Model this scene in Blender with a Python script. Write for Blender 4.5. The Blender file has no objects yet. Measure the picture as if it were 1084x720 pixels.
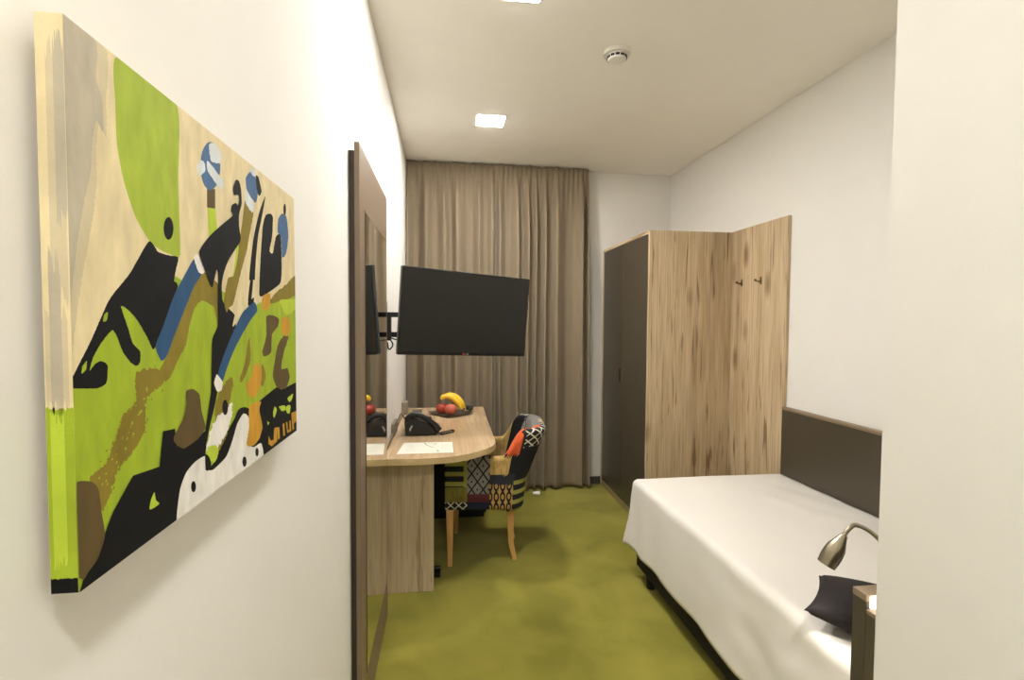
import bpy, bmesh, math, random
import numpy as np
from mathutils import Vector, Matrix, noise
C = bpy.context.scene
col = C.collection
PI = math.pi
random.seed(4)

# ------------------------------------------------------------------ camera, world, exposure
cam_d = bpy.data.cameras.new('camera'); cam = bpy.data.objects.new('camera', cam_d); col.objects.link(cam)
F_PX, YAW, PITCH, ROLL, EYE = 529.4, .1337, .0392, .0068, 1.427
cy_, sy_, cp_, sp_, cr_, sr_ = math.cos(YAW), math.sin(YAW), math.cos(PITCH), math.sin(PITCH), math.cos(ROLL), math.sin(ROLL)
_r = Vector((cy_, -sy_, 0)); _f = Vector((sy_*cp_, cy_*cp_, -sp_)); _u = Vector((sy_*sp_, cy_*sp_, cp_))
_X = _r*cr_ + _u*sr_; _Y = _u*cr_ - _r*sr_
cam.matrix_world = Matrix(((_X.x, _Y.x, -_f.x, 0), (_X.y, _Y.y, -_f.y, 0), (_X.z, _Y.z, -_f.z, EYE), (0, 0, 0, 1)))
cam_d.sensor_width = 36; cam_d.lens = F_PX/1084*36; cam_d.clip_start = .02
C.camera = cam
w = bpy.data.worlds.new('world'); C.world = w; w.use_nodes = True
w.node_tree.nodes['Background'].inputs[0].default_value = (1, .95, .88, 1)
w.node_tree.nodes['Background'].inputs[1].default_value = .05
C.view_settings.view_transform = 'Standard'; C.view_settings.look = 'None'
C.view_settings.gamma = 1; C.view_settings.use_curve_mapping = False
C.view_settings.exposure = 0.5
LAMP_STRENGTH = 200.0
HALL_FILL_STRENGTH = 210.0
LAMP_COLOUR = (1, .975, .945)
READING_WATTS = 5.0

# ------------------------------------------------------------------ helpers
def srgb(r, g, b):
    f = lambda c: (c/255/12.92 if c/255 <= .04045 else ((c/255+.055)/1.055)**2.4)
    return (f(r), f(g), f(b), 1)
MATS = {}
def mat(name, rgb, rough=.6, metal=0, var=0, vscale=6, bump=0, bscale=60, emit=0, coat=0, spec=.5, sheen=0, stretch=(1, 1, 1), emit_rgb=None):
    if name in MATS: return MATS[name]
    m = bpy.data.materials.new(name); m.use_nodes = True; MATS[name] = m
    nt = m.node_tree; b = nt.nodes['Principled BSDF']; c = srgb(*rgb)
    b.inputs['Roughness'].default_value = rough; b.inputs['Metallic'].default_value = metal
    b.inputs['Base Color'].default_value = c; b.inputs['Specular IOR Level'].default_value = spec
    b.inputs['Coat Weight'].default_value = coat; b.inputs['Sheen Weight'].default_value = sheen
    tc = nt.nodes.new('ShaderNodeTexCoord'); mp = nt.nodes.new('ShaderNodeMapping'); mp.inputs['Scale'].default_value = stretch
    nt.links.new(tc.outputs['Object'], mp.inputs['Vector'])
    n = nt.nodes.new('ShaderNodeTexNoise'); n.inputs['Scale'].default_value = vscale; n.inputs['Detail'].default_value = 5
    nt.links.new(mp.outputs[0], n.inputs['Vector'])
    rp = nt.nodes.new('ShaderNodeValToRGB'); rp.color_ramp.elements[0].position = .3; rp.color_ramp.elements[1].position = .7
    v = max(var, .004)
    rp.color_ramp.elements[0].color = tuple(x*(1-v) for x in c[:3]) + (1,)
    rp.color_ramp.elements[1].color = tuple(min(1, x*(1+v)) for x in c[:3]) + (1,)
    nt.links.new(n.outputs['Fac'], rp.inputs[0]); nt.links.new(rp.outputs[0], b.inputs['Base Color'])
    if bump:
        n2 = nt.nodes.new('ShaderNodeTexNoise'); n2.inputs['Scale'].default_value = bscale; n2.inputs['Detail'].default_value = 3
        nt.links.new(mp.outputs[0], n2.inputs['Vector'])
        bp = nt.nodes.new('ShaderNodeBump'); bp.inputs['Strength'].default_value = bump; bp.inputs['Distance'].default_value = .01
        nt.links.new(n2.outputs['Fac'], bp.inputs['Height']); nt.links.new(bp.outputs[0], b.inputs['Normal'])
    if emit:
        b.inputs['Emission Color'].default_value = (emit_rgb or c[:3]) + (1,) if emit_rgb else c
        b.inputs['Emission Strength'].default_value = emit
    return m

def wood(name, light, mid, dark, axis='z', rough=.45, scale=1.0, seed=0.0):
    if name in MATS: return MATS[name]
    m = bpy.data.materials.new(name); m.use_nodes = True; MATS[name] = m
    nt = m.node_tree; N = nt.nodes.new; L = nt.links.new; b = nt.nodes['Principled BSDF']
    b.inputs['Roughness'].default_value = rough
    tc = N('ShaderNodeTexCoord')
    def mapped(a, along):
        mp = N('ShaderNodeMapping'); s = [a*scale]*3; s['xyz'.index(axis)] = along*scale
        mp.inputs['Scale'].default_value = s; mp.inputs['Location'].default_value = (seed, seed*1.7, seed*.6)
        L(tc.outputs['Object'], mp.inputs['Vector']); return mp.outputs[0]
    def noi(vec, sc, det, dist=0):
        n = N('ShaderNodeTexNoise'); n.inputs['Scale'].default_value = sc; n.inputs['Detail'].default_value = det
        n.inputs['Distortion'].default_value = dist; L(vec, n.inputs['Vector']); return n.outputs['Fac']
    def ramp(fac, stops):
        r = N('ShaderNodeValToRGB'); e = r.color_ramp.elements
        e[0].position, e[0].color = stops[0]; e[1].position, e[1].color = stops[-1]
        for p, c in stops[1:-1]: k = e.new(p); k.color = c
        L(fac, r.inputs[0]); return r.outputs[0]
    def mix(fac, a, bb, mode='MIX'):
        x = N('ShaderNodeMix'); x.data_type = 'RGBA'; x.blend_type = mode
        if isinstance(fac, float): x.inputs[0].default_value = fac
        else: L(fac, x.inputs[0])
        for i, q in ((6, a), (7, bb)):
            if isinstance(q, tuple): x.inputs[i].default_value = q
            else: L(q, x.inputs[i])
        return x.outputs[2]
    base = ramp(noi(mapped(9, .7), 1, 4, .6), [(.3, srgb(*mid)), (.5, srgb(*light)), (.72, srgb(*mid))])
    fine = noi(mapped(90, 3), 1, 4, .2)
    c = mix(ramp(fine, [(.35, (.35, .35, .35, 1)), (.6, (0, 0, 0, 1))]), base, srgb(*dark))
    bands = noi(mapped(4.2, .35), 1, 2, .4)
    c = mix(ramp(bands, [(.56, (0, 0, 0, 1)), (.72, (.55, .55, .55, 1))]), c, srgb(*dark))
    cracks = noi(mapped(26, 1.5), 1, 3, 1.2)
    c = mix(ramp(cracks, [(.59, (0, 0, 0, 1)), (.68, (.85, .85, .85, 1))]), c, srgb(*dark))
    vo = N('ShaderNodeTexVoronoi'); vo.inputs['Scale'].default_value = 1; L(mapped(6, 2.2), vo.inputs['Vector'])
    c = mix(ramp(vo.outputs['Distance'], [(.07, (.85, .85, .85, 1)), (.24, (0, 0, 0, 1))]), c, srgb(*dark))
    L(c, b.inputs['Base Color'])
    bp = N('ShaderNodeBump'); bp.inputs['Strength'].default_value = .15; bp.inputs['Distance'].default_value = .003
    L(fine, bp.inputs['Height']); L(bp.outputs[0], b.inputs['Normal'])
    return m

def obj(name, bm, mats, parent=None, local=False, smooth=False, label=None, recalc=True):
    if recalc: bmesh.ops.recalc_face_normals(bm, faces=bm.faces)
    if parent is not None and not local:
        bmesh.ops.translate(bm, vec=-Vector(world_loc(parent)), verts=bm.verts)
    me = bpy.data.meshes.new(name); bm.to_mesh(me); bm.free()
    for m in (mats if isinstance(mats, (list, tuple)) else [mats]): me.materials.append(m)
    if smooth:
        for p in me.polygons: p.use_smooth = True
        if isinstance(smooth, float): me.set_sharp_from_angle(angle=smooth)
    o = bpy.data.objects.new(name, me); col.objects.link(o)
    if parent is not None: o.parent = parent
    if label: o['label'] = label
    return o
def world_loc(o):
    v = Vector((0, 0, 0))
    while o is not None: v += o.location; o = o.parent
    return v
def thing(name, label, cat, loc=(0, 0, 0), rot=(0, 0, 0), group=None):
    o = bpy.data.objects.new(name, None); col.objects.link(o); o.location = loc; o.rotation_euler = rot
    o.empty_display_size = .05
    o['label'] = label; o['category'] = cat
    if group: o['group'] = group
    return o
def tag(o, label, cat, group=None):
    o['label'] = label; o['category'] = cat
    if group: o['group'] = group
    return o
def struct(name, bm, m, **k):
    o = obj(name, bm, m, **k); o['kind'] = 'structure'; return o

def box(x0, x1, y0, y1, z0, z1, bev=0, seg=2, bm=None, mi=0):
    t = bmesh.new(); bmesh.ops.create_cube(t, size=1)
    for v in t.verts: v.co = Vector(((x0+x1)/2+v.co.x*(x1-x0), (y0+y1)/2+v.co.y*(y1-y0), (z0+z1)/2+v.co.z*(z1-z0)))
    if bev: bmesh.ops.bevel(t, geom=t.edges[:], offset=bev, segments=seg, affect='EDGES', profile=.5)
    for f in t.faces: f.material_index = mi
    return join(bm, t)
def join(bm, t):
    if bm is None: return t
    me = bpy.data.meshes.new('tmp'); t.to_mesh(me); t.free(); bm.from_mesh(me); bpy.data.meshes.remove(me); return bm
def tube(path, rad, n=12, bm=None, mi=0, caps=True):
    t = bmesh.new(); P = [Vector(p) for p in path]
    R = rad if isinstance(rad, (list, tuple)) else [rad]*len(P)
    up = Vector((0, 0, 1)); rings = []; prev = None
    for i, p in enumerate(P):
        d = (P[min(i+1, len(P)-1)]-P[max(i-1, 0)]).normalized()
        if prev is None:
            a = d.cross(up if abs(d.z) < .9 else Vector((1, 0, 0))).normalized()
        else: a = (prev - d*prev.dot(d)).normalized()
        prev = a; b = d.cross(a)
        rings.append([t.verts.new(p+(a*math.cos(2*PI*k/n)+b*math.sin(2*PI*k/n))*R[i]) for k in range(n)])
    for i in range(len(rings)-1):
        for k in range(n): t.faces.new((rings[i][k], rings[i][(k+1) % n], rings[i+1][(k+1) % n], rings[i+1][k]))
    if caps: t.faces.new(rings[0][::-1]); t.faces.new(rings[-1])
    for f in t.faces: f.material_index = mi
    return join(bm, t)
def lathe(prof, c=(0, 0, 0), n=32, bm=None, mi=0):
    t = bmesh.new(); rings = []
    for r, z in prof:
        rings.append([t.verts.new((c[0]+r*math.cos(2*PI*k/n), c[1]+r*math.sin(2*PI*k/n), c[2]+z)) for k in range(n)] if r > 1e-6 else [t.verts.new((c[0], c[1], c[2]+z))])
    for a, b in zip(rings, rings[1:]):
        for k in range(n):
            if len(a) == 1 and len(b) == 1: continue
            if len(a) == 1: t.faces.new((a[0], b[k], b[(k+1) % n]))
            elif len(b) == 1: t.faces.new((a[k], a[(k+1) % n], b[0]))
            else: t.faces.new((a[k], a[(k+1) % n], b[(k+1) % n], b[k]))
    for f in t.faces: f.material_index = mi
    return join(bm, t)
def prism(outline, z0, z1, bev=0, bm=None, axis='z', mi=0):
    """extrude a 2-D outline; axis z: (x,y); axis y: (x,z)"""
    t = bmesh.new()
    mk = (lambda a, b, h: (a, b, h)) if axis == 'z' else (lambda a, b, h: (a, h, b))
    lo = [t.verts.new(mk(a, b, z0)) for a, b in outline]; hi = [t.verts.new(mk(a, b, z1)) for a, b in outline]
    n = len(outline); t.faces.new(lo[::-1]); t.faces.new(hi)
    for k in range(n): t.faces.new((lo[k], lo[(k+1) % n], hi[(k+1) % n], hi[k]))
    bmesh.ops.recalc_face_normals(t, faces=t.faces)
    if bev:
        e = [e for e in t.edges if abs(e.calc_face_angle(0)) > .6]
        bmesh.ops.bevel(t, geom=e, offset=bev, segments=2, affect='EDGES', profile=.5)
    for f in t.faces: f.material_index = mi
    return join(bm, t)
def bez(pts, n=16):
    """Catmull-Rom through points"""
    P = [Vector(p) for p in pts]; P = [2*P[0]-P[1]]+P+[2*P[-1]-P[-2]]; out = []
    for i in range(1, len(P)-2):
        for k in range(n):
            t = k/n; a, b, c, d = P[i-1:i+3]
            out.append(.5*((2*b)+(c-a)*t+(2*a-5*b+4*c-d)*t*t+(3*b-a-3*c+d)*t**3))
    out.append(P[-2]); return out

# ------------------------------------------------------------------ materials
M_wall = mat('painted plaster', (231, 228, 221), .85, var=.01, bump=.025, bscale=140)
M_ceil = mat('ceiling paint', (250, 246, 237), .9, var=.01)
M_dark = mat('dark taupe laminate', (74, 66, 53), .38, var=.04, vscale=3, bump=.03, bscale=300)
M_mirpanel = mat('taupe mirror board', (126, 108, 88), .42, var=.03, vscale=3)
M_oak = wood('oak board', (206, 184, 150), (188, 163, 126), (116, 90, 60), 'z', .5)
M_oakdesk = wood('pale oak desk leg', (196, 178, 148), (180, 160, 128), (134, 110, 82), 'z', .5, seed=3.1)
M_desktop = wood('pale oak desk top', (204, 178, 142), (192, 164, 128), (160, 130, 96), 'y', .22, seed=7)
M_deskedge = mat('oak edge band', (188, 164, 118), .4, var=.06, vscale=12)
M_black = mat('black plastic', (9, 9, 11), .4, var=.05)
M_blackmetal = mat('black powder coated metal', (12, 13, 17), .4)
M_white = mat('white plastic', (232, 228, 218), .4)
M_linen = mat('white bedspread cloth', (226, 221, 212), .85, var=.01, bump=.08, bscale=500, sheen=.1)
M_blackcloth = mat('black bed base cloth', (20, 17, 18), .9, var=.15, vscale=40, bump=.2, bscale=400)
M_cushion = mat('dark brown cushion cloth', (27, 19, 20), .85, var=.1, vscale=20, bump=.15, bscale=300)
M_nickel = mat('brushed nickel', (172, 163, 142), .32, 1, var=.05, vscale=30)
M_chrome = mat('aged metal', (120, 104, 76), .35, 1)
M_beech = mat('beech wood', (206, 160, 98), .45, var=.1, vscale=8, stretch=(6, 6, 1))

# ------------------------------------------------------------------ room shell
XL, XR, D, H = -.307, 1.9585, 4.2, 2.7
YB = -2.2
def carpet_mat():
    m = bpy.data.materials.new('olive green carpet'); m.use_nodes = True; nt = m.node_tree; N = nt.nodes.new; L = nt.links.new
    b = nt.nodes['Principled BSDF']; b.inputs['Roughness'].default_value = .95; b.inputs['Specular IOR Level'].default_value = .1
    b.inputs['Sheen Weight'].default_value = .15
    tc = N('ShaderNodeTexCoord')
    def noi(s, d, dist=0):
        n = N('ShaderNodeTexNoise'); n.inputs['Scale'].default_value = s; n.inputs['Detail'].default_value = d; n.inputs['Distortion'].default_value = dist
        L(tc.outputs['Object'], n.inputs['Vector']); return n.outputs['Fac']
    r = N('ShaderNodeValToRGB'); e = r.color_ramp.elements
    e[0].position = .34; e[0].color = srgb(127, 122, 42); e[1].position = .68; e[1].color = srgb(154, 145, 58)
    L(noi(3.2, 6, .5), r.inputs[0])
    r2 = N('ShaderNodeValToRGB'); e = r2.color_ramp.elements
    e[0].position = .3; e[0].color = (.78, .78, .78, 1); e[1].position = .7; e[1].color = (1.1, 1.1, 1.1, 1)
    L(noi(260, 3), r2.inputs[0])
    x = N('ShaderNodeMix'); x.data_type = 'RGBA'; x.blend_type = 'MULTIPLY'; x.inputs[0].default_value = .7
    L(r.outputs[0], x.inputs[6]); L(r2.outputs[0], x.inputs[7]); L(x.outputs[2], b.inputs['Base Color'])
    bp = N('ShaderNodeBump'); bp.inputs['Strength'].default_value = .5; bp.inputs['Distance'].default_value = .004
    L(noi(420, 2), bp.inputs['Height']); L(bp.outputs[0], b.inputs['Normal'])
    return m
struct('floor', box(XL-.1, XR+.1, YB-.1, D+.1, -.1, 0), carpet_mat())
struct('ceiling', box(XL-.1, XR+.1, YB-.1, D+.1, H, H+.1), M_ceil)
struct('wall_left', box(XL-.1, XL, YB-.1, D+.1, 0, H), M_wall)
struct('wall_right', box(XR, XR+.1, .768, D+.1, 0, H), M_wall)
struct('wall_back', box(XL, XR, D, D+.1, 0, H), M_wall)
struct('wall_front', box(XL, .753, YB-.1, YB, 0, H), M_wall)
struct('wall_near_right', box(.753, XR, YB-.1, .768, 0, H), M_wall)
M_base = mat('charcoal skirting', (70, 68, 60), .6)
struct('baseboard_back', box(XL, XR, D-.012, D, 0, .067, .002), M_base)

# ------------------------------------------------------------------ ceiling fittings
M_diff = mat('glowing diffuser', (255, 250, 240), .5, emit=LAMP_STRENGTH, emit_rgb=LAMP_COLOUR)
M_diff2 = mat('glowing hall fill diffuser', (255, 250, 240), .5, emit=HALL_FILL_STRENGTH, emit_rgb=LAMP_COLOUR)
LAMPS = [(.285, 3.225, 'square recessed ceiling light nearest the curtain'),
         (.285, 1.928, 'square recessed ceiling light cut by the top edge of the photo')]
LAMPS += [(.23, -.5, 'square recessed ceiling light added out of view in the hall as fill')]  # unseen fill lamp, added behind the camera to brighten the walls
for x, y, lab in LAMPS:
    t = thing('ceiling_light', lab, 'ceiling light', (x, y, H), group='recessed ceiling lights')
    s = .084
    out = [(s*cx+r*math.cos(a), s*cy+r*math.sin(a)) for r in (.012,) for cx, cy, a0 in ((1, 1, 0), (-1, 1, PI/2), (-1, -1, PI), (1, -1, 1.5*PI)) for a in [a0+k*PI/8 for k in range(5)]]
    fr = bmesh.new(); inn = [(p[0]*.9, p[1]*.9) for p in out]
    rings = [[fr.verts.new((p[0], p[1], z)) for p in pts] for pts, z in ((out, -.0005), (out, -.005), (inn, -.006), (inn, -.0005))]
    n = len(out)
    for i in range(3):
        for k in range(n): fr.faces.new((rings[i][k], rings[i][(k+1) % n], rings[i+1][(k+1) % n], rings[i+1][k]))
    obj('frame', fr, M_white, t, local=True)
    obj('diffuser', prism([(p[0]*.895, p[1]*.895) for p in out], -.007, -.0005, .002), M_diff if y > 1 else M_diff2, t, local=True)
t = thing('smoke_detector', 'small round white smoke detector on the ceiling', 'smoke detector', (.805, 2.33, H))
obj('base_plate', lathe([(0, -.0005), (.062, -.0005), (.064, -.006), (.062, -.018), (.05, -.02), (0, -.02)]), M_white, t, local=True, smooth=.6)
obj('sensor_head', lathe([(0, -.046), (.03, -.046), (.040, -.042), (.044, -.036), (.046, -.020), (0, -.020)]), M_white, t, local=True, smooth=.6)
sl = bmesh.new()
for k in range(12):
    a = 2*PI*k/12+.26; q = box(.040, .0472, -.0088, .0088, -.035, -.0255); bmesh.ops.rotate(q, verts=q.verts, cent=(0, 0, 0), matrix=Matrix.Rotation(a, 3, 'Z')); join(sl, q)
obj('vent_slots', sl, M_black, t, local=True, label='black vent slots')

# ------------------------------------------------------------------ curtain
def curtain():
    bm = bmesh.new(); x0, x1 = XL+.006, 1.185; nx, nz = 560, 70; yc = 4.095
    rnd = random.Random(11); folds = []; x = x0
    while x < x1:
        wd = rnd.choice((.06, .085, .11, .15, .19)); folds.append((x, wd, rnd.uniform(.45, 1.3), rnd.uniform(-.5, .5))); x += wd
    def fold(x):
        for a, wd, amp, sk in folds:
            if a <= x < a+wd:
                u = (x-a)/wd; u = u+sk*u*(1-u)
                return amp*(math.cos(2*PI*u)*.5+.5)**1.8
        return 1
    rows = []
    ztop, zbot = 2.690, .012
    for j in range(nz+1):
        s = j/nz; s2 = s**1.6 if s < .3 else s
        z = ztop-(ztop-zbot)*(s if True else s2); row = []
        header = min(1, max(0, (ztop-z-.085)/.35)); A = .006+.078*header**.7
        for i in range(nx+1):
            x = x0+(x1-x0)*i/nx
            drift = .03*(1-z/ztop)*(noise.noise(Vector((x*2.2, 0, 3)))) + .02*(z/ztop)*noise.noise(Vector((x*3, z*.8, 7)))
            y = yc + A*(.5-fold(min(x1, max(x0, x+drift)))) + .006*noise.noise(Vector((x*9, z*1.2, 1)))*header
            if header < 1:   # pinch pleats in the heading tape
                y += .004*math.sin(x*150+2*math.sin(x*11))*(1-header)
            zz = z + (.006*abs(math.sin(x*16))-.004*abs(math.sin(x*41)) if j == 0 else 0) + (.01*noise.noise(Vector((x*4, 9, 9))) if j == nz else 0)
            xx = x + (.035*(1-z/ztop)*max(0, (x-.9)/.285)**2 if x > .9 else 0)
            row.append(bm.verts.new((xx, y, max(.006, zz))))
        rows.append(row)
    for j in range(nz):
        for i in range(nx): bm.faces.new((rows[j][i], rows[j+1][i], rows[j+1][i+1], rows[j][i+1]))
    return bm
M_curt = mat('taupe curtain cloth', (132, 117, 94), .9, var=.03, vscale=5, bump=.1, bscale=400, sheen=.1)
t = thing('curtain', 'floor-length taupe pleated curtain across the far wall', 'curtain', (.44, 4.1, 0))
o = obj('curtain_cloth', curtain(), M_curt, t, smooth=True)
md = o.modifiers.new('thickness', 'SOLIDIFY'); md.thickness = .0025
obj('curtain_rail', box(XL+.004, 1.18, 4.13, 4.155, 2.680, 2.6995, .002), M_white, t)

# ------------------------------------------------------------------ painting
CX, C0, C1, Z0, Z1 = -.2775, .4155, .9814, 1.2166, 1.6492
def homography(src, dst):
    A = []; B = []
    for (x, y), (u, v) in zip(src, dst):
        A += [[x, y, 1, 0, 0, 0, -u*x, -u*y], [0, 0, 0, x, y, 1, -v*x, -v*y]]; B += [u, v]
    h = np.linalg.solve(np.array(A, float), np.array(B, float)); return lambda x, y: ((h[0]*x+h[1]*y+h[2])/(h[6]*x+h[7]*y+1), (h[3]*x+h[4]*y+h[5])/(h[6]*x+h[7]*y+1))
Hm = homography([(68, 14), (311.5, 211), (313.5, 457), (81, 627)], [(C0, Z1), (C1, Z1), (C1, Z0), (C0, Z0)])
paints = {}
def paint(name, rgb, var=.12):
    paints[name] = mat('paint '+name, rgb, .75, var=var, vscale=22, bump=.05, bscale=260, stretch=(1, 2.5, 1), spec=.2)
for nm, c in dict(cream=(218, 202, 160), grey=(178, 169, 148), wash=(198, 185, 152), green=(160, 178, 58), leaf=(152, 172, 44), black=(13, 13, 14), blue=(46, 82, 118),
                  slate=(74, 104, 142), olive=(132, 116, 42), brown=(92, 76, 44), orange=(196, 146, 48), white=(226, 222, 214), haze=(206, 212, 214), lime=(176, 196, 60)).items(): paint(nm, c)
names = list(paints); pmats = [paints[n] for n in names]
Za = lambda l: [(30+x*.27778, y*.27778) for x, y in l]
Zb = lambda l: [(30+x*.3054, 200+y*.3054) for x, y in l]
Zc = lambda l: [(30+x*.3054, 420+y*.3054) for x, y in l]
Zd = lambda l: [(180+x*.27778, 120+y*.27778) for x, y in l]
Ze = lambda l: [(180+x*.3056, 300+y*.3056) for x, y in l]
def ell(cx, cy, rx, ry, n=20, rot=0): return [(cx+rx*math.cos(a)*math.cos(rot)-ry*math.sin(a)*math.sin(rot), cy+rx*math.cos(a)*math.sin(rot)+ry*math.sin(a)*math.cos(rot)) for a in [2*PI*k/n for k in range(n)]]
S = []   # (colour, outline in photograph trace units, edge roughness, smooth)
def P(c, pts, rough=0, sm=True): S.append((c, pts, rough, sm))
P('cream', [(60, 0), (330, 205), (330, 470), (70, 640)], 0, False)
P('wash', Za([(118, 20), (300, 190), (300, 380), (300, 520), (270, 470), (262, 560), (262, 700), (240, 860), (205, 1050), (175, 1250), (150, 1500), (118, 1500)]), 1.2)
P('grey', Za([(120, 30), (262, 160), (262, 290), (285, 380), (288, 500), (262, 455), (245, 560), (240, 650), (215, 760), (190, 900), (165, 1100), (150, 1300), (135, 1480), (120, 1480)]), .8)
P('leaf', [(66, 417), (82, 404), (112, 335), (165, 285), (200, 300), (240, 312), (238, 380), (230, 470), (190, 560), (75, 640)], 0)
P('green', [(124.5, 60), (187, 109), (189, 190), (190.6, 269), (182, 269), (170, 263.5), (158, 254), (143, 227), (131, 189), (124.3, 150), (123, 110)], 0)
P('black', ell(178.5, 241, 5.2, 12), 0)
P('black', Zb([(418, 178), (350, 290), (280, 378), (215, 520), (140, 668), (150, 685), (235, 686), (268, 668), (272, 605), (250, 592), (230, 600), (210, 625), (222, 580), (250, 530), (290, 485), (310, 520), (325, 560), (350, 595), (372, 610), (385, 598), (386, 560), (360, 530), (345, 480), (320, 402), (345, 415), (375, 450), (410, 510), (432, 553), (462, 490), (518, 335), (505, 318), (512, 275), (520, 235), (490, 228), (450, 215)]), .25)
P('leaf', Zb([(262, 430), (275, 422), (270, 450), (258, 455)]), .3); P('leaf', Zb([(185, 610), (200, 590), (198, 620), (182, 635)]), .3)
# flowers and stems on the cream ground
P('brown', Zd([(142, 285), (173, 288), (173, 362), (142, 357)]), 0, False); P('lime', Zd([(143, 357), (174, 362), (180, 440), (148, 475)]), 0, False)
P('slate', Zd(ell(155, 200, 38, 92)), .2)
P('haze', Zd([(150, 118), (178, 118), (198, 165), (190, 190), (158, 182)]), .6); P('haze', Zd([(104, 200), (118, 175), (135, 190), (134, 222), (112, 236)]), .6)
P('haze', Zd([(143, 180), (158, 195), (205, 262), (192, 288), (165, 250), (143, 215)]), .5)
P('olive', Zd([(288, 330), (318, 375), (308, 440), (292, 525), (270, 605), (238, 730), (208, 730), (240, 620), (262, 500), (275, 420)]), .3)
P('lime', Zd([(240, 530), (262, 497), (256, 560), (238, 640), (222, 730), (205, 730), (216, 660), (228, 590)]), .2)
P('slate', Zd([(290, 245), (308, 222), (325, 238), (336, 300), (328, 342), (308, 318), (292, 285)]), .2)
P('haze', Zd([(286, 290), (300, 310), (322, 350), (314, 378), (290, 340)]), .5); P('haze', Zd([(305, 215), (320, 205), (330, 235), (318, 240)]), .5)
P('black', Zd([(328, 238), (338, 243), (350, 298), (340, 316), (331, 285)]), .1)
P('black', Zd([(364, 316), (354, 380), (336, 470), (326, 580), (318, 730), (297, 730), (303, 610), (318, 480), (340, 380)]))
P('black', Zd([(341, 695), (345, 560), (354, 430), (366, 388), (382, 383), (393, 396), (390, 470), (380, 525), (392, 535), (404, 472), (422, 462), (426, 560), (422, 645), (380, 680)]), .2)
P('slate', Zd([(414, 402), (428, 383), (445, 395), (452, 470), (443, 535), (428, 552), (424, 470), (411, 455)]), .2)
P('black', Zd(ell(438, 368, 5, 22)), 0)
# arched hill, blue stroke
P('olive', [(168, 392), (176, 376), (185, 352), (194, 330), (205, 303), (213, 287), (222, 292), (234, 305), (236, 335), (231, 350), (226, 325), (214, 318), (206, 325), (200, 345), (196, 365), (188, 380), (180, 398), (172, 404)], .5)
P('olive', [(143, 394), (166, 389), (173, 404), (155, 420), (152, 455), (138, 480), (124, 496), (116, 520), (107, 540), (97, 530), (94, 504), (112, 488), (122, 460), (130, 437), (143, 425)], 1.5)
P('blue', [(206, 273), (213, 289), (205, 303), (194, 330), (185, 352), (176, 376), (170, 381), (164, 366), (172, 345), (184, 312), (196, 289)])
P('white', Zd([(91, 548), (105, 533), (130, 588), (126, 610), (108, 603)]), .3)
# dry-brush flecks along the olive smear
for k in range(150):
    tt = random.random(); ax_ = 163-66*tt+random.gauss(0, 6); ay_ = 396+135*tt+random.gauss(0, 9); l_, w_ = random.uniform(1.2, 5), random.uniform(.4, 1.3)
    P(random.choice(['olive', 'olive', 'leaf']), [(ax_, ay_), (ax_+w_, ay_+.3*l_), (ax_+w_*.4-1, ay_+l_), (ax_-w_-.5, ay_+.6*l_)], 0, False)
# lower black mass
P('black', [(70, 640), (81, 627), (85.7, 611), (105.6, 571.6), (117.4, 541), (138.6, 503), (167, 493.7), (170.8, 456), (183.5, 453.5), (186, 472), (200, 470), (216, 456), (222.7, 413), (224.6, 385), (229, 352), (233, 347), (255, 352), (330, 345), (330, 470), (200, 560)], 0, False)
P('black', Zd([(250, 253), (262, 258), (270, 290), (272, 345), (262, 385), (262, 430), (268, 475), (262, 495), (225, 550), (205, 600), (195, 650), (197, 740), (207, 800), (180, 760), (181, 620), (175, 595), (158, 662), (135, 610), (110, 525), (150, 465), (200, 420), (238, 388), (231, 370), (235, 348), (250, 341), (257, 350), (262, 335), (262, 312), (252, 308), (243, 312), (240, 285)]), .1)
P('cream', Zd([(226, 560), (250, 515), (240, 600), (215, 690), (208, 640)]))
P('black', Ze([(165, -10), (180, 60), (205, 90), (222, 110), (225, 150), (212, 168), (190, 170), (184, 215), (168, 240), (170, 300), (158, 330), (150, 380), (135, 480), (120, 520), (138, 380), (143, 200), (163, 140)]), .2)
P('cream', Ze([(224, 100), (248, 0), (300, -10), (298, 40), (270, 62), (250, 100), (215, 150)]))
P('black', Ze([(276, -10), (286, -10), (279, 60), (268, 62)])); P('olive', Ze([(200, -20), (235, -20), (215, 30), (195, 100), (185, 60)]), .4)
P('brown', Ze([(52, 372), (75, 365), (98, 385), (105, 440), (118, 500), (90, 540), (40, 572), (10, 550), (8, 530), (40, 470), (52, 420)]), .2)
# right-hand hill
P('leaf', [(231, 405), (226, 430), (220, 455), (216, 480), (216, 496), (223.7, 492), (230, 478), (238, 460), (253, 434), (262, 436), (275, 424), (293, 410), (297, 413), (312, 406), (330, 398), (330, 285), (313, 293), (300, 306), (284, 318), (272, 322), (255, 340), (242, 365), (232, 395)], 0)
P('olive', [(330, 275), (330, 300), (318, 312), (300, 318), (284, 322), (292, 310), (302, 302)], .8)
P('lime', Ze([(380, 60), (435, 60), (435, 90), (400, 110)]), .8)
P('olive', Ze([(272, 185), (277, 260), (262, 310), (245, 345), (238, 330), (255, 280)]), .6); P('olive', Ze([(318, 280), (330, 320), (318, 360), (306, 330)]), .5)
P('olive', Ze([(190, 340), (210, 325), (216, 350), (205, 400), (190, 460), (195, 520), (160, 590), (140, 600), (160, 540), (150, 440), (165, 380)]), 1)
P('brown', Ze([(332, 115), (355, 112), (376, 125), (372, 150), (352, 178), (348, 240), (325, 255), (317, 240), (332, 180)]), .3)
P('brown', Ze([(372, 215), (398, 178), (409, 190), (392, 240), (384, 300), (405, 295), (413, 330), (398, 366), (368, 362), (354, 318)]), .3)
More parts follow.
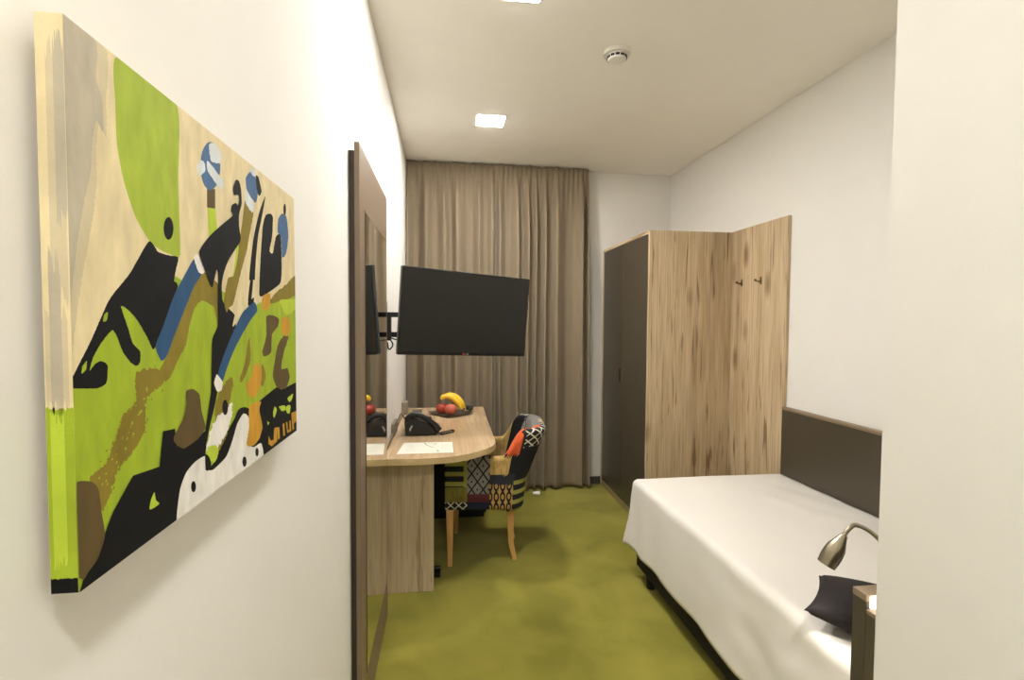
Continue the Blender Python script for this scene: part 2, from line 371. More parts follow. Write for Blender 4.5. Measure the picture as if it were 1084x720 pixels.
P('orange', Ze([(300, 275), (315, 300), (312, 350), (295, 395), (270, 390), (260, 355), (280, 320), (285, 290)]), .4)
P('orange', Ze([(322, 42), (345, 38), (344, 80), (330, 98), (316, 80)]), .4); P('orange', Ze([(385, 125), (408, 118), (416, 160), (402, 186), (386, 172)]), .4)
P('blue', Ze([(290, 65), (300, 95), (275, 130), (240, 190), (215, 240), (195, 290), (178, 340), (162, 325), (168, 290), (190, 230), (220, 160), (250, 100)]))
P('white', Ze([(158, 315), (149, 345), (160, 375), (175, 370), (179, 342), (168, 325)]), .2)
P('white', Ze([(121, 570), (135, 510), (155, 470), (190, 432), (212, 415), (208, 470), (190, 520), (160, 570), (125, 590)]), 1.6)
P('lime', Ze([(120, 600), (125, 570), (150, 560), (165, 580), (150, 620)]), .8)
P('black', Ze(ell(187, 430, 10, 27)))
P('black', Ze([(0, 640), (60, 600), (110, 560), (118, 640), (150, 640), (200, 520), (232, 440), (258, 430), (280, 450), (280, 560), (300, 620), (200, 760), (0, 760)]))
P('white', [(188, 560), (188, 522), (195, 501), (205, 489), (215.7, 483), (216, 496), (223.7, 498), (238, 484), (245, 466), (250, 449), (256.8, 438), (262, 441.7), (264.8, 456), (261, 471), (268, 474), (275.6, 470), (277, 490), (250, 520)])
P('black', [(215.7, 481), (220, 484), (222, 492), (220, 498), (216, 498)])
P('orange', Ze([(272, 425), (312, 410), (306, 440), (317, 500), (306, 540), (285, 565), (262, 562), (270, 500)]), .3)
for q in (ell(203, 515.5, 2.6, 6), ell(257.6, 489.5, 2.3, 5.5), ell(271, 479.5, 1.8, 4.6)): P('black', q)
for q in ([(360, 430), (368, 440), (358, 470), (354, 450)], [(375, 430), (395, 425), (400, 440), (385, 445)], [(400, 430), (415, 425), (412, 455), (402, 450)], [(405, 400), (425, 385), (420, 405), (412, 415)], [(333, 480), (342, 485), (336, 495)]): P('lime', Ze(q), .3)
for q in ([(338, 530), (346, 548), (356, 545), (358, 505), (369, 500), (368, 550), (350, 568), (338, 560)], [(369, 505), (376, 500), (378, 540), (371, 545)], [(388, 490), (393, 488), (396, 530), (390, 533)],
          [(399, 485), (404, 483), (406, 512), (412, 510), (411, 480), (416, 478), (418, 515), (404, 522)], [(418, 452), (436, 445), (436, 480), (427, 490), (428, 508), (422, 512)]): P('orange', Ze(q), 0, False)
P('brown', Zc([(152, 300), (180, 288), (215, 293), (235, 320), (245, 400), (256, 480), (230, 560), (195, 610), (182, 632), (160, 620), (148, 560), (150, 480), (148, 400)]), .1)
P('lime', Zc([(430, 330), (434, 358), (447, 370), (428, 385), (412, 390), (418, 355)]), .2)
def clip(poly):
    def cut(pl, ins, inter):
        out = []
        for i in range(len(pl)):
            a, b = pl[i-1], pl[i]
            if ins(b):
                if not ins(a): out.append(inter(a, b))
                out.append(b)
            elif ins(a): out.append(inter(a, b))
        return out
    for ax, lim, sg in ((0, C0, 1), (0, C1, -1), (1, Z0, 1), (1, Z1, -1)):
        if len(poly) < 3: return poly
        poly = cut(poly, lambda p: (p[ax]-lim)*sg >= 0, lambda a, b: tuple(a[k]+(b[k]-a[k])*(lim-a[ax])/(b[ax]-a[ax]) for k in (0, 1)))
    return poly
def clean(poly, eps=2e-4):
    out = []
    for p in poly:
        if not out or math.hypot(p[0]-out[-1][0], p[1]-out[-1][1]) > eps: out.append(p)
    while len(out) > 2 and math.hypot(out[0][0]-out[-1][0], out[0][1]-out[-1][1]) < eps: out.pop()
    return out
painting = thing('painting', 'unframed abstract green, black and cream canvas on the left wall', 'painting', (CX, (C0+C1)/2, Z0))
obj('canvas', box(-.2965, CX, C0, C1, Z0, Z1), [paints['cream']], painting)
pb = bmesh.new(); rp = random.Random(2)
from mathutils.geometry import tessellate_polygon
for k, (c, pts, rough, sm) in enumerate(S):
    q = pts
    if sm and len(pts) > 3:
        V = [Vector((a, b, 0)) for a, b in pts]; q = []; n = len(V)
        for i in range(n):
            a, b, c2, d = V[i-1], V[i], V[(i+1) % n], V[(i+2) % n]; L_ = (c2-b).length; steps = max(2, min(8, int(L_/2.2)))
            for s in range(steps):
                tt = s/steps; v = .5*((2*b)+(c2-a)*tt*.7+(-.7*(c2-a)+ -2*b+2*c2+ (-.7*(c2-a)-.7*(d-b)+2*(b-c2))*(tt-1))*tt*tt) if False else None
                m1, m2 = (c2-a)*.32, (d-b)*.32
                h = (2*tt**3-3*tt**2+1)*b+(tt**3-2*tt**2+tt)*m1+(-2*tt**3+3*tt**2)*c2+(tt**3-tt**2)*m2
                q.append((h.x, h.y))
    if rough:
        q2 = []
        for i in range(len(q)):
            a, b = q[i], q[(i+1) % len(q)]; d = math.hypot(b[0]-a[0], b[1]-a[1]); st = max(1, int(d/1.2))
            for s in range(st):
                j = rp.uniform(-1, 1)*rough; q2.append((a[0]+(b[0]-a[0])*s/st+j*.6, a[1]+(b[1]-a[1])*s/st+rp.uniform(-1, 1)*rough))
        q = q2
    q = clean(clip([Hm(*p) for p in q]))
    if len(q) < 3: continue
    x = CX+.00005+.000004*k
    vs = [pb.verts.new((x, a, b)) for a, b in q]
    for tri in tessellate_polygon([[Vector((a, b, 0)) for a, b in q]]):
        try: f = pb.faces.new([vs[i] for i in tri]); f.material_index = names.index(c); f.normal_update(); (f.normal.x < 0) and f.normal_flip()
        except ValueError: pass
# painted wrap on the near side of the canvas
def side(c, x0, x1, z0, z1, k, wob=.002):
    n = 14; lo = []; hi = []
    for i in range(n+1):
        x = x0+(x1-x0)*i/n; lo.append((x, z0+rp.uniform(-wob, wob) if z0 > Z0+.001 else z0)); hi.append((x, z1+rp.uniform(-wob, wob) if z1 < Z1-.001 else z1))
    y = C0-.00005-.00001*k
    for i in range(n):
        f = pb.faces.new([pb.verts.new((a, y, b)) for a, b in (lo[i], lo[i+1], hi[i+1], hi[i])]); f.material_index = names.index(c)
side('cream', -.2963, CX, Z0, Z1, 0)
side('wash', -.290, -.2785, 1.44, 1.625, 1, .01); side('grey', -.285, -.2778, 1.5, 1.63, 2, .01); side('wash', -.2955, -.280, 1.36, 1.43, 1, .008); side('grey', -.292, -.284, 1.36, 1.47, 2, .012)
side('leaf', -.2963, CX, Z0, 1.358, 2); side('lime', -.2935, -.284, 1.24, 1.352, 3, .006); side('black', -.2963, CX, Z0, 1.228, 4, .0005)
obj('painted_surface', pb, pmats, painting, recalc=False)

# ------------------------------------------------------------------ mirror board
M_glass = bpy.data.materials.new('mirror glass'); M_glass.use_nodes = True
_b = M_glass.node_tree.nodes['Principled BSDF']; _b.inputs['Metallic'].default_value = 1; _b.inputs['Roughness'].default_value = .01; _b.inputs['Base Color'].default_value = (.82, .82, .78, 1)
m0, m1, mt_ = 1.675, 2.43, 1.995
t = thing('wall_mirror', 'tall floor-length mirror set in a taupe board on the left wall', 'mirror', (XL+.02, 2.05, 0))
obj('backing_board', box(XL+.001, -.2886, m0+.008, m1-.01, .004, mt_-.025), mat('dark backing board', (58, 48, 38), .6), t)
obj('panel', box(-.2886, -.2725, m0, m1, .004, mt_, .0008, 1), M_mirpanel, t)
obj('mirror_glass', box(-.2727, -.2715, 1.79, 2.408,   .178, 1.796, .0003, 1), M_glass, t)
g = bmesh.new(); box(-.2724, -.2712, 1.780, 1.790, .17, 1.80, bm=g)
obj('shadow_gap_strip', g, M_black, t, label='black strip standing in for the shaded groove')  # black strip puts in the shade of the groove beside the glass

# ------------------------------------------------------------------ television and bracket
def on_basis(c, a, n, u): return Matrix(((a.x, n.x, u.x, c.x), (a.y, n.y, u.y, c.y), (a.z, n.z, u.z, c.z), (0, 0, 0, 1)))
c_ = Vector((.1204, 2.5988, 1.4558)); yw, tl, rl = .4094, .053, .0443
a = Vector((math.cos(yw), math.sin(yw), 0)); n_ = Vector((math.sin(yw), -math.cos(yw), 0))
u = Vector((0, 0, 1))*math.cos(tl)+n_*math.sin(tl); a2 = a*math.cos(rl)-u*math.sin(rl); u2 = a*math.sin(rl)+u*math.cos(rl); n2 = a2.cross(u2)
tv = thing('television', 'flat black television swung out from the left wall on an arm', 'television')
tv.matrix_world = on_basis(c_, a2, -n2, u2)   # local -Y faces the viewer
W2, H2 = .365, .215
fr = box(-W2, W2, 0, .028, -H2, H2, .004); obj('casing', fr, mat('television casing', (18, 17, 17), .25), tv, local=True)
obj('rear_housing', prism([(-.24, -.17), (.24, -.17), (.27, -.1), (.27, .1), (.22, .15), (-.22, .15), (-.27, .1), (-.27, -.1)], .028, .055, .004, axis='y'), M_black, tv, local=True)
obj('screen', box(-W2+.008, W2-.008, -.0012, .001, -H2+.017, H2-.008, .0004, 1), mat('dark matt screen', (34, 33, 30), .3, var=.01, spec=.3), tv, local=True)
lg = bmesh.new(); tube([(-.012, -.0015, -H2+.0085), (-.012, .001, -H2+.0085)], .0058, 16, lg)
obj('logo_disc', lg, mat('logo red', (170, 60, 80), .4), tv, local=True, label='small red logo disc')
lt = bmesh.new()
for b4 in ((.0, .0016, -.004, .004), (.0, .006, -.004, -.0024), (.009, .0106, -.004, .004), (.009, .016, .0024, .004), (.009, .016, -.004, -.0024), (.0144, .016, -.004, 0), (.0125, .016, -.0006, .001)):
    box(b4[0], b4[1], -.0012, 0, -H2+.0085+b4[2], -H2+.0085+b4[3], bm=lt)
obj('logo_letters', lt, mat('logo grey', (150, 145, 140), .4), tv, local=True, label='small grey LG letters')
wm = thing('television_wall_bracket', 'black double-arm wall bracket holding the television', 'wall bracket', (XL, 2.64, 1.39))
obj('wall_plate', box(XL+.001, XL+.012, 2.60, 2.66, 1.27, 1.52, .002), M_blackmetal, wm)
obj('post', box(XL+.012, XL+.034, 2.61, 2.65, 1.32, 1.465, .003), M_blackmetal, wm)
for z in (1.452, 1.350):
    ar = bmesh.new(); box(-.285, .10, 2.625, 2.645, z-.013, z+.013, .003, bm=ar); obj('arm', ar, M_blackmetal, wm)
obj('screen_plate', box(.045, .165, 2.652, 2.664, 1.30, 1.50, .002), M_blackmetal, wm)
_k = obj('joint', tube([(.09, 2.635, 1.32), (.09, 2.635, 1.48)], .017, 16), M_blackmetal, wm, smooth=.7)
_c = tube(bez([(-.285, 2.62, 1.338), (-.262, 2.60, 1.30), (-.282, 2.61, 1.275), (-.292, 2.625, 1.31)]), .0035, 8)
tube(bez([(-.28, 2.615, 1.335), (-.2, 2.6, 1.318), (-.05, 2.64, 1.335), (.05, 2.67, 1.34)]), .0035, 8, _c)
obj('cable', _c, M_black, wm, smooth=True)

# ------------------------------------------------------------------ desk
desk = thing('desk', 'wall-side pale oak desk with one rounded corner in front of the curtain', 'desk', (-.05, 3.1, 0))
outl = [(-.3, 2.462), (-.18, 2.455), (-.077, 2.458), (0, 2.467), (.058, 2.483), (.115, 2.512), (.168, 2.556), (.215, 2.602), (.25, 2.648), (.272, 2.70), (.282, 2.77), (.284, 2.86), (.287, 3.353), (.298, 3.89), (-.3, 3.89)]
obj('desktop', prism(outl, .717, .75, .002), M_desktop, desk)
eb = bmesh.new(); o2 = outl[:14]
nx_ = []
for i in range(len(o2)):
    p0, p1 = o2[max(0, i-1)], o2[min(len(o2)-1, i+1)]; d = Vector((p1[0]-p0[0], p1[1]-p0[1])).normalized(); nx_.append((o2[i][0]+d.y*.0015, o2[i][1]-d.x*.0015))
for i in range(len(nx_)-1):
    a_, b_ = nx_[i], nx_[i+1]; eb.faces.new([eb.verts.new(v) for v in ((a_[0], a_[1], .7185), (b_[0], b_[1], .7185), (b_[0], b_[1], .7485), (a_[0], a_[1], .7485))])
obj('edge_band', eb, M_deskedge, desk, label='yellowish edge band')
obj('leg_panel', box(-.3, -.056, 2.609, 2.634, 0, .717, .0015), M_oakdesk, desk)
obj('upstand', box(XL+.001, -.292, 2.47, 3.89, .75, .772, .002), mat('grey laminate upstand', (128, 116, 96), .5), desk)
obj('socket_block', box(XL+.001, -.284, 2.93, 3.10, .7505, .822, .004), mat('grey socket block', (138, 128, 112), .5), desk)
obj('socket_block', box(XL+.001, -.262, 3.62, 3.70, .7505, .835, .004), MATS['grey socket block'], desk)
obj('cable_flap', box(-.24, -.165, 3.56, 3.80, .750, .753, .001), mat('grey cable flap', (104, 98, 84), .5), desk)
cab = thing('minibar_cabinet', 'near-black cabinet standing under the far end of the desk', 'cabinet', (0, 3.72, 0))
M_navy = mat('near black navy laminate', (16, 18, 26), .5, var=.05)
obj('body', box(-.296, .285, 3.58, 3.87, 0.0, .712, .003), M_navy, cab)
obj('door', box(.2855, .300, 3.585, 3.865, .03, .70, .002), M_navy, cab)
plug = thing('power_adapter', 'small black power adapter lying on the carpet beside the desk leg', 'power adapter', (-.045, 2.76, 0))
obj('adapter_body', box(-.075, -.022, 2.74, 2.79, .001, .03, .006), M_black, plug)
obj('plug_head', tube([(-.075, 2.765, .044), (-.02, 2.765, .046)], [.014, .012], 14), M_black, plug, smooth=.7)
obj('adapter_cable', tube(bez([(-.07, 2.77, .046), (-.12, 2.8, .03), (-.15, 2.9, .006), (-.1, 3.1, .005), (-.12, 3.4, .005)]), .003, 8), M_black, plug, smooth=True)

# leaflet
pp = thing('leaflet', 'white printed sheet with green squiggle on the front of the desk', 'leaflet', (-.1, 2.65, .7505))
pc = [(-.240, 2.542), (.045, 2.545), (.042, 2.768), (-.220, 2.774)]
obj('sheet', prism(pc, .7505, .7515), mat('white paper', (214, 211, 197), .6), pp)
def strip(pts, wd, z, bm):
    for a_, b_ in zip(pts, pts[1:]):
        d = Vector((b_[0]-a_[0], b_[1]-a_[1])).normalized()*wd/2; nn = Vector((-d.y, d.x))
        bm.faces.new([bm.verts.new((p.x, p.y, z)) for p in (Vector(a_)-nn, Vector(b_)-nn, Vector(b_)+nn, Vector(a_)+nn)])
M_green = mat('green ink', (120, 140, 60), .7); M_gink = mat('grey ink', (176, 170, 150), .7)
for pts, wd in (([(-.11, 2.765), (-.10, 2.72), (-.075, 2.675), (-.06, 2.66)], .006), ([(-.105, 2.74), (-.04, 2.735), (-.06, 2.71)], .005), ([(-.04, 2.60), (-.03, 2.57)], .008)):
    ink = bmesh.new(); strip(pts, wd, .7518, ink); obj('green_print', ink, M_green, pp)
for i in range(7):
    for pts in ([(-.20, 2.60+i*.02), (-.15+.02*math.sin(i*2), 2.60+i*.02)], [(-.02, 2.60+i*.02), (.03-.01*math.sin(i*3), 2.60+i*.02)]):
        ink = bmesh.new(); strip(pts, .003, .7518, ink); obj('text_line', ink, M_gink, pp)

# telephone
ph = thing('telephone', 'black desk telephone with coiled handset cord beside the leaflet', 'telephone', (-.13, 3.03, .7505))
prof = [(-.232, .752), (-.04, .752), (-.030, .760), (-.032, .772), (-.09, .812), (-.17, .846), (-.215, .852), (-.236, .83)]
obj('body', prism(prof, 2.985, 3.15, .005, axis='y'), M_black, ph)
hs = bmesh.new(); pth = bez([(-.222, 2.957, .838), (-.19, 2.957, .868), (-.13, 2.957, .862), (-.065, 2.957, .816), (-.034, 2.957, .775)], 8)
rr = [.022-.009*math.sin(PI*i/(len(pth)-1)) for i in range(len(pth))]
tube(pth, rr, 14, hs)
obj('handset', hs, M_black, ph, smooth=.8)
obj('cradle', prism([(-.225, .752), (-.045, .752), (-.05, .772), (-.12, .83), (-.2, .842), (-.225, .82)], 2.938, 2.984, .004, axis='y'), M_black, ph)
obj('keypad', box(-.17, -.08, 3.02, 3.12, .80, .8285, .003), M_blackmetal, ph)
obj('painted_highlight', prism([(-.205, .79), (-.193, .81), (-.183, .812), (-.19, .795), (-.2, .775)], 2.9365, 2.9385, axis='y'), mat('painted highlight', (190, 186, 180), .4), ph, label='painted highlight')  # pale patch painted in for a highlight on the telephone's near side
cd = bmesh.new(); base = bez([(-.035, 2.945, .765), (-.018, 2.93, .757), (.02, 2.965, .757), (.055, 3.01, .757), (.048, 3.04, .757), (.0, 3.0, .757), (-.03, 2.965, .758)], 40); hel = []
for i, p in enumerate(base): hel.append(p+Vector((0, .003*math.cos(i*1.5), .0035*math.sin(i*1.5)+.0008)))
tube(hel, .0022, 6, cd); tube([b_+Vector((0, 0, .0)) for b_ in base], .0028, 6, cd); obj('handset_cord', cd, M_black, ph, smooth=True)
obj('line_cable', tube(bez([(-.232, 3.10, .80), (-.262, 3.1, .85), (-.29, 3.2, .80)]), .003, 8), M_black, ph, smooth=True)

# fruit tray
TR = (.045, 3.60)
tray = thing('fruit_tray', 'square dark metal tray with turned-up corners holding the fruit', 'tray', (TR[0], TR[1], .7505), (0, 0, math.radians(38)))
tb = bmesh.new(); g_ = 24; gv = []
for j in range(g_+1):
    for i in range(g_+1):
        p, q = -1+2*i/g_, -1+2*j/g_; e = max(abs(p), abs(q)); z = .003+.012*max(0, (e-.72)/.28)**1.5+.010*(abs(p*q))**6
        gv.append(tb.verts.new((p*.118, q*.118, z)))
for j in range(g_):
    for i in range(g_): k = j*(g_+1)+i; tb.faces.new((gv[k], gv[k+1], gv[k+g_+2], gv[k+g_+1]))
o = obj('plate', tb, mat('dark bronze tray', (96, 84, 70), .4, .3), tray, local=True, smooth=True); md = o.modifiers.new('s', 'SOLIDIFY'); md.thickness = .003; md.offset = 1
M_apple = mat('red apple skin', (168, 62, 46), .35, var=.35, vscale=18); M_peach = mat('peach skin', (196, 96, 72), .5, var=.3, vscale=14)
def apple(x, y, r, m, lab):
    t = thing('apple', lab, 'apple', (x, y, .7585))
    obj('flesh', lathe([(0, .012*r/.036)]+[(r*math.sin(a)*(1-.06*math.cos(a)), r*.92-r*.92*math.cos(a)) for a in [PI*k/14 for k in range(2, 13)]]+[(r*.15, r*1.72), (0, r*1.62)], n=24), m, t, local=True, smooth=True)
    obj('stalk', tube([(0, 0, r*1.6), (.003, 0, r*2.02)], .0014, 6), M_beech, t, local=True)
apple(-.022, 3.590, .041, M_apple, 'dark red apple at the left end of the fruit tray')
apple(.042, 3.535, .041, M_peach, 'orange-red apple at the front of the fruit tray')
M_ban = mat('banana yellow', (228, 186, 40), .45, var=.12, vscale=14); M_tip = mat('banana tip', (70, 60, 24), .7)
def banana(pts, lab):
    P_ = bez(pts, 8); n = len(P_); t = thing('banana', lab, 'banana', tuple(P_[0]))
    rr = [.020*min(1, .35+math.sin(PI*min(1, max(0, i/(n-1))))**.6) for i in range(n)]
    obj('peel', tube(P_, rr, 7), M_ban, t, smooth=True)
    d = (P_[-1]-P_[-2]).normalized(); obj('stem', tube([P_[-1]-d*.002, P_[-1]+d*.014], [.0062, .005], 8), M_tip, t)
    d = (P_[0]-P_[1]).normalized(); obj('tip', tube([P_[0]-d*.002, P_[0]+d*.006], [.006, .003], 8), M_tip, t)
banana([(-.030, 3.575, .862), (.0, 3.58, .880), (.045, 3.575, .876), (.092, 3.57, .838), (.122, 3.565, .790)], 'front banana arching over the red apples')
banana([(-.01, 3.635, .862), (.03, 3.632, .882), (.075, 3.63, .874), (.115, 3.62, .836), (.138, 3.61, .790)], 'rear banana lying behind the front one')
gr = thing('grape_bunch', 'small dark bunch of fruit at the right end of the tray', 'grapes', (.15, 3.63, .757))
rg = random.Random(5); M_grape = mat('dark grape', (30, 34, 18), .4, var=.3, vscale=30)
gb = bmesh.new()
for k in range(22):
    gx, gy, gz = rg.uniform(.162, .198), 3.625+rg.uniform(-.025, .025), .7785+rg.uniform(0, .022)
    lathe([(0, -.011)]+[(.011*math.sin(a_), -.011*math.cos(a_)) for a_ in [PI*q/8 for q in range(1, 8)]]+[(0, .011)], (gx, gy, gz), 10, gb)
o = obj('berries', gb, M_grape, gr, smooth=True); o['kind'] = 'stuff'
obj('stalk', tube(bez([(.165, 3.62, .80), (.18, 3.625, .808), (.20, 3.61, .79)]), .002, 6), M_tip, gr)

# ------------------------------------------------------------------ patchwork chair
def pattern(name, kind, fg, bg, px=.05, pz=.06):
    m = bpy.data.materials.new(name); m.use_nodes = True; nt = m.node_tree; N = nt.nodes.new; L = nt.links.new; b = nt.nodes['Principled BSDF']
    b.inputs['Roughness'].default_value = .85
    uv = N('ShaderNodeUVMap'); sp = N('ShaderNodeSeparateXYZ'); L(uv.outputs[0], sp.inputs[0])
    def M(op, a, b_=None, c_=None):
        n = N('ShaderNodeMath'); n.operation = op
        for i, q in enumerate((a, b_, c_)):
            if q is None: continue
            if isinstance(q, (int, float)): n.inputs[i].default_value = q
            else: L(q, n.inputs[i])
        return n.outputs[0]
    fu = M('ABSOLUTE', M('SUBTRACT', M('FRACT', M('DIVIDE', sp.outputs[0], px)), .5)); fv = M('ABSOLUTE', M('SUBTRACT', M('FRACT', M('DIVIDE', sp.outputs[1], pz)), .5))
    if kind == 'diamond':
        s = M('ADD', fu, fv); mask = M('LESS_THAN', M('ABSOLUTE', M('SUBTRACT', s, .5)), .075)
        d1 = M('LESS_THAN', s, .09); d2 = M('GREATER_THAN', s, .91); mask = M('MAXIMUM', mask, M('MAXIMUM', d1, d2))
    elif kind == 'cross':
        mask = M('LESS_THAN', M('ABSOLUTE', M('SUBTRACT', fu, fv)), .09)
    elif kind == 'ring':
        r_ = M('SQRT', M('ADD', M('MULTIPLY', fu, fu), M('MULTIPLY', M('MULTIPLY', fv, fv), .8))); mask = M('LESS_THAN', M('ABSOLUTE', M('SUBTRACT', r_, .33)), .11)
        mask = M('MAXIMUM', mask, M('MULTIPLY', M('GREATER_THAN', fv, .44), M('LESS_THAN', fu, .2)))
        mask = M('MAXIMUM', mask, M('LESS_THAN', r_, .05))
    elif kind == 'bands':
        mask = M('MULTIPLY', M('GREATER_THAN', fv, .22), M('LESS_THAN', fu, .42))
    x = N('ShaderNodeMix'); x.data_type = 'RGBA'; L(mask, x.inputs[0]); x.inputs[6].default_value = srgb(*bg); x.inputs[7].default_value = srgb(*fg); L(x.outputs[2], b.inputs['Base Color'])
    return m
def weave(name, rgb): return mat(name, rgb, .9, var=.25, vscale=60, bump=.3, bscale=400, stretch=(1, 1, .3))
PM = [pattern('grey diamond cloth', 'diamond', (12, 13, 18), (132, 128, 122), .066, .092), weave('straw cloth', (188, 156, 92)), mat('dark slate cloth', (40, 42, 52), .9, var=.1),
      pattern('ringed tan cloth', 'ring', (14, 13, 18), (178, 140, 80), .036, .064), weave('olive velvet', (112, 104, 40)), pattern('black and white cross cloth', 'cross', (206, 200, 180), (12, 12, 16), .046, .046),
      mat('maroon cloth', (88, 36, 40), .9, var=.2), mat('navy cloth', (18, 26, 52), .9, var=.1), pattern('striped lime cloth', 'bands', (16, 20, 30), (150, 148, 70), .13, .058),
      mat('black cloth', (14, 14, 20), .9, var=.1), weave('orange cloth', (206, 88, 38)), weave('beige cloth', (176, 152, 112))]
DIA, STR, SLT, RNG, OLV, CRS, MAR, NAV, BND, BLK, ORG, BGE = range(12)
chair = thing('armchair', 'patchwork upholstered armchair with beech legs pulled up to the desk', 'chair', (.2515, 3.077, 0), (0, 0, math.atan2(.10, -.995)))
def chair_shell():
    bm = bmesh.new(); uvl = bm.loops.layers.uv.new('UVMap')
    # plan path, near (left, +Y) arm front -> back -> far arm front
    path = []; hw, xf, xb, R = .258, .225, -.235, .15
    def add(x, y, nx, ny): path.append((x, y, nx, ny))
    n1 = 44
    for i in range(n1): add(xf-(xf-(xb+R))*i/n1, hw, 0, 1)
    for i in range(25): a_ = PI/2+PI/2*i/24; add(xb+R+R*math.cos(a_), hw-R+R*math.sin(a_), math.cos(a_), math.sin(a_))
    n2 = 20
    for i in range(1, n2): add(xb, (hw-R)*(1-2*i/n2), -1, 0)
    for i in range(25): a_ = PI+PI/2*i/24; add(xb+R+R*math.cos(a_), -(hw-R)+R*math.sin(a_), math.cos(a_), math.sin(a_))
    for i in range(1, n1+1): add(xb+R+(xf-(xb+R))*i/n1, -hw, 0, -1)
    s = 0; rings = []; info = []
    for k, (x, y, nx, ny) in enumerate(path):
        if k: s += math.hypot(x-path[k-1][0], y-path[k-1][1])
        back = max(0, min(1, (-x-.085)/.085)); back = back*back*(3-2*back)
        top = .648+.155*back; bot = .338-.02*back
        T = .054+.03*back
        sec = []; nz = 36
        for j in range(nz+1): sec.append((0, bot+(top-.022-bot)*j/nz, 'o'))
        for j in range(1, 8): a_ = PI*j/8; sec.append((-(T/2)*(1-math.cos(a_)), top-.022+.024*math.sin(a_), 'o' if j < 4 else 'i'))
        for j in range(nz+1): sec.append((-T, top-.022-(top-.022-bot)*j/nz, 'i'))
        ring = []
        for off, z, sd in sec:
            lean = max(0, -nx)*.05*max(0, (z-.33)/.47) + abs(ny)*.010*(z-.33)/.3; tilt = .085*max(0, min(1, (-x+.0)/.2))*max(0, (z-.50)/.30)
            if z < bot+.02 and sd == 'o': off -= .010*(1-(z-bot)/.02)
            px_, py_ = x-tilt+nx*(off+lean), y+ny*(off+lean)*1.0
            if k < 3 or k > len(path)-4: # rounded front end
                e = (3-k if k < 3 else k-(len(path)-4)); px_ -= .004*e*0
            ring.append(bm.verts.new((px_, py_, z)))
        rings.append(ring); info.append((s, x, y, back))
    def pick(s, x, y, z, back, out):
        if out:
            if y > .05 and x > -.16:
                if x > .225-.125: return CRS if z < .384 else OLV if z < .472 else BND
                if x > .225-.255: return NAV if z < .385 else MAR if z < .432 else DIA
                return RNG if z < .487 else SLT if z < .545 else STR if (z < .652 and x > -.125) else ORG if (z > .66 and x > -.148) else BLK
            if y > .10: return BND if z < .53 else BLK if z < .70 else CRS
            if y > -.05: return BLK if z < .72 else (BGE if y < .03 else CRS)
            if x < -.1: return (OLV, DIA, STR)[int(z*9) % 3]
            return (STR, DIA, BLK)[int((x+.4)*6) % 3]
        if y < -.1 and x > -.14: return STR if z > .53 else SLT
        if x <= -.10: return (ORG if (y > .13 and z > .5) else (DIA if y > -.2 else BLK)) if z < .80 or y > .13 else DIA
        return SLT
    m = len(rings[0])
    for k in range(len(rings)-1):
        s0, s1 = info[k][0], info[k+1][0]; x = (path[k][0]+path[k+1][0])/2; y = (path[k][1]+path[k+1][1])/2; back = info[k][3]
        for j in range(m-1):
            vs = (rings[k][j], rings[k+1][j], rings[k+1][j+1], rings[k][j+1]); f = bm.faces.new(vs)
            z = sum(v.co.z for v in vs)/4; out = j < 37+3
            f.material_index = pick(s0, x, y, z, back, out); f.smooth = True
            for l, ss in zip(f.loops, (s0, s1, s1, s0)): l[uvl].uv = (ss+.013, l.vert.co.z)
        f = bm.faces.new((rings[k][0], rings[k][-1], rings[k+1][-1], rings[k+1][0])); f.material_index = BLK
    for r_ in (rings[0], rings[-1]):
        f = bm.faces.new(r_); f.material_index = OLV
        for l in f.loops: l[uvl].uv = (l.vert.co.y, l.vert.co.z)
    return bm
obj('upholstered_shell', chair_shell(), PM, chair, local=True)
sb = box(-.15, .225, -.213, .213, .335, .46, .028, 4)
uvl = sb.loops.layers.uv.new('UVMap')
for f in sb.faces:
    for l in f.loops: l[uvl].uv = (l.vert.co.x, l.vert.co.y)
    f.material_index = 0; f.smooth = True
obj('seat', sb, [PM[SLT]], chair, local=True)
def leg(x, y, rear):
    sg = 1 if y > 0 else -1
    pts = [(x, y, .345), (x, y, .22), (x+(-.004 if rear else 0), y, .1), (x+(-.026 if rear else 0), y, 0)] if rear else [(x, y, .345), (x, y, .17), (x, y, 0)]
    P_ = bez([(a_+(.03 if rear else 0), b_, c2) for a_, b_, c2 in pts], 6); bm = bmesh.new(); rings = []
    for i, p in enumerate(P_):
        h = (.0215 if not rear else .0215)*(p.z/.345)+.0125*(1-p.z/.345)
        rings.append([bm.verts.new((p.x+sx*h, p.y+sy*h, max(0, p.z))) for sx, sy in ((-1, -1), (1, -1), (1, 1), (-1, 1))])
    for i in range(len(rings)-1):
        for k in range(4): bm.faces.new((rings[i][k], rings[i][(k+1) % 4], rings[i+1][(k+1) % 4], rings[i+1][k]))
    bm.faces.new(rings[0][::-1]); bm.faces.new(rings[-1])
    bmesh.ops.recalc_face_normals(bm, faces=bm.faces)
    bmesh.ops.bevel(bm, geom=[e for e in bm.edges if abs(e.verts[0].co.z-e.verts[1].co.z) > .01], offset=.003, segments=2, affect='EDGES')
    obj('leg', bm, M_beech, chair, local=True)
for x, y, r in ((.198, .225, 0), (-.185, .150, 1), (.198, -.225, 0), (-.185, -.150, 1)): leg(x, y, r)

scrap = tag(obj('paper_scrap', box(.715, .775, 3.965, 4.0, .002, .022, .007, 3), M_white), 'small white scrap on the carpet between armchair and curtain', 'paper scrap')
for v in scrap.data.vertices: v.co += Vector((.5, .5, 1))*.009*noise.noise(v.co*90); v.co.z = max(.001, v.co.z)

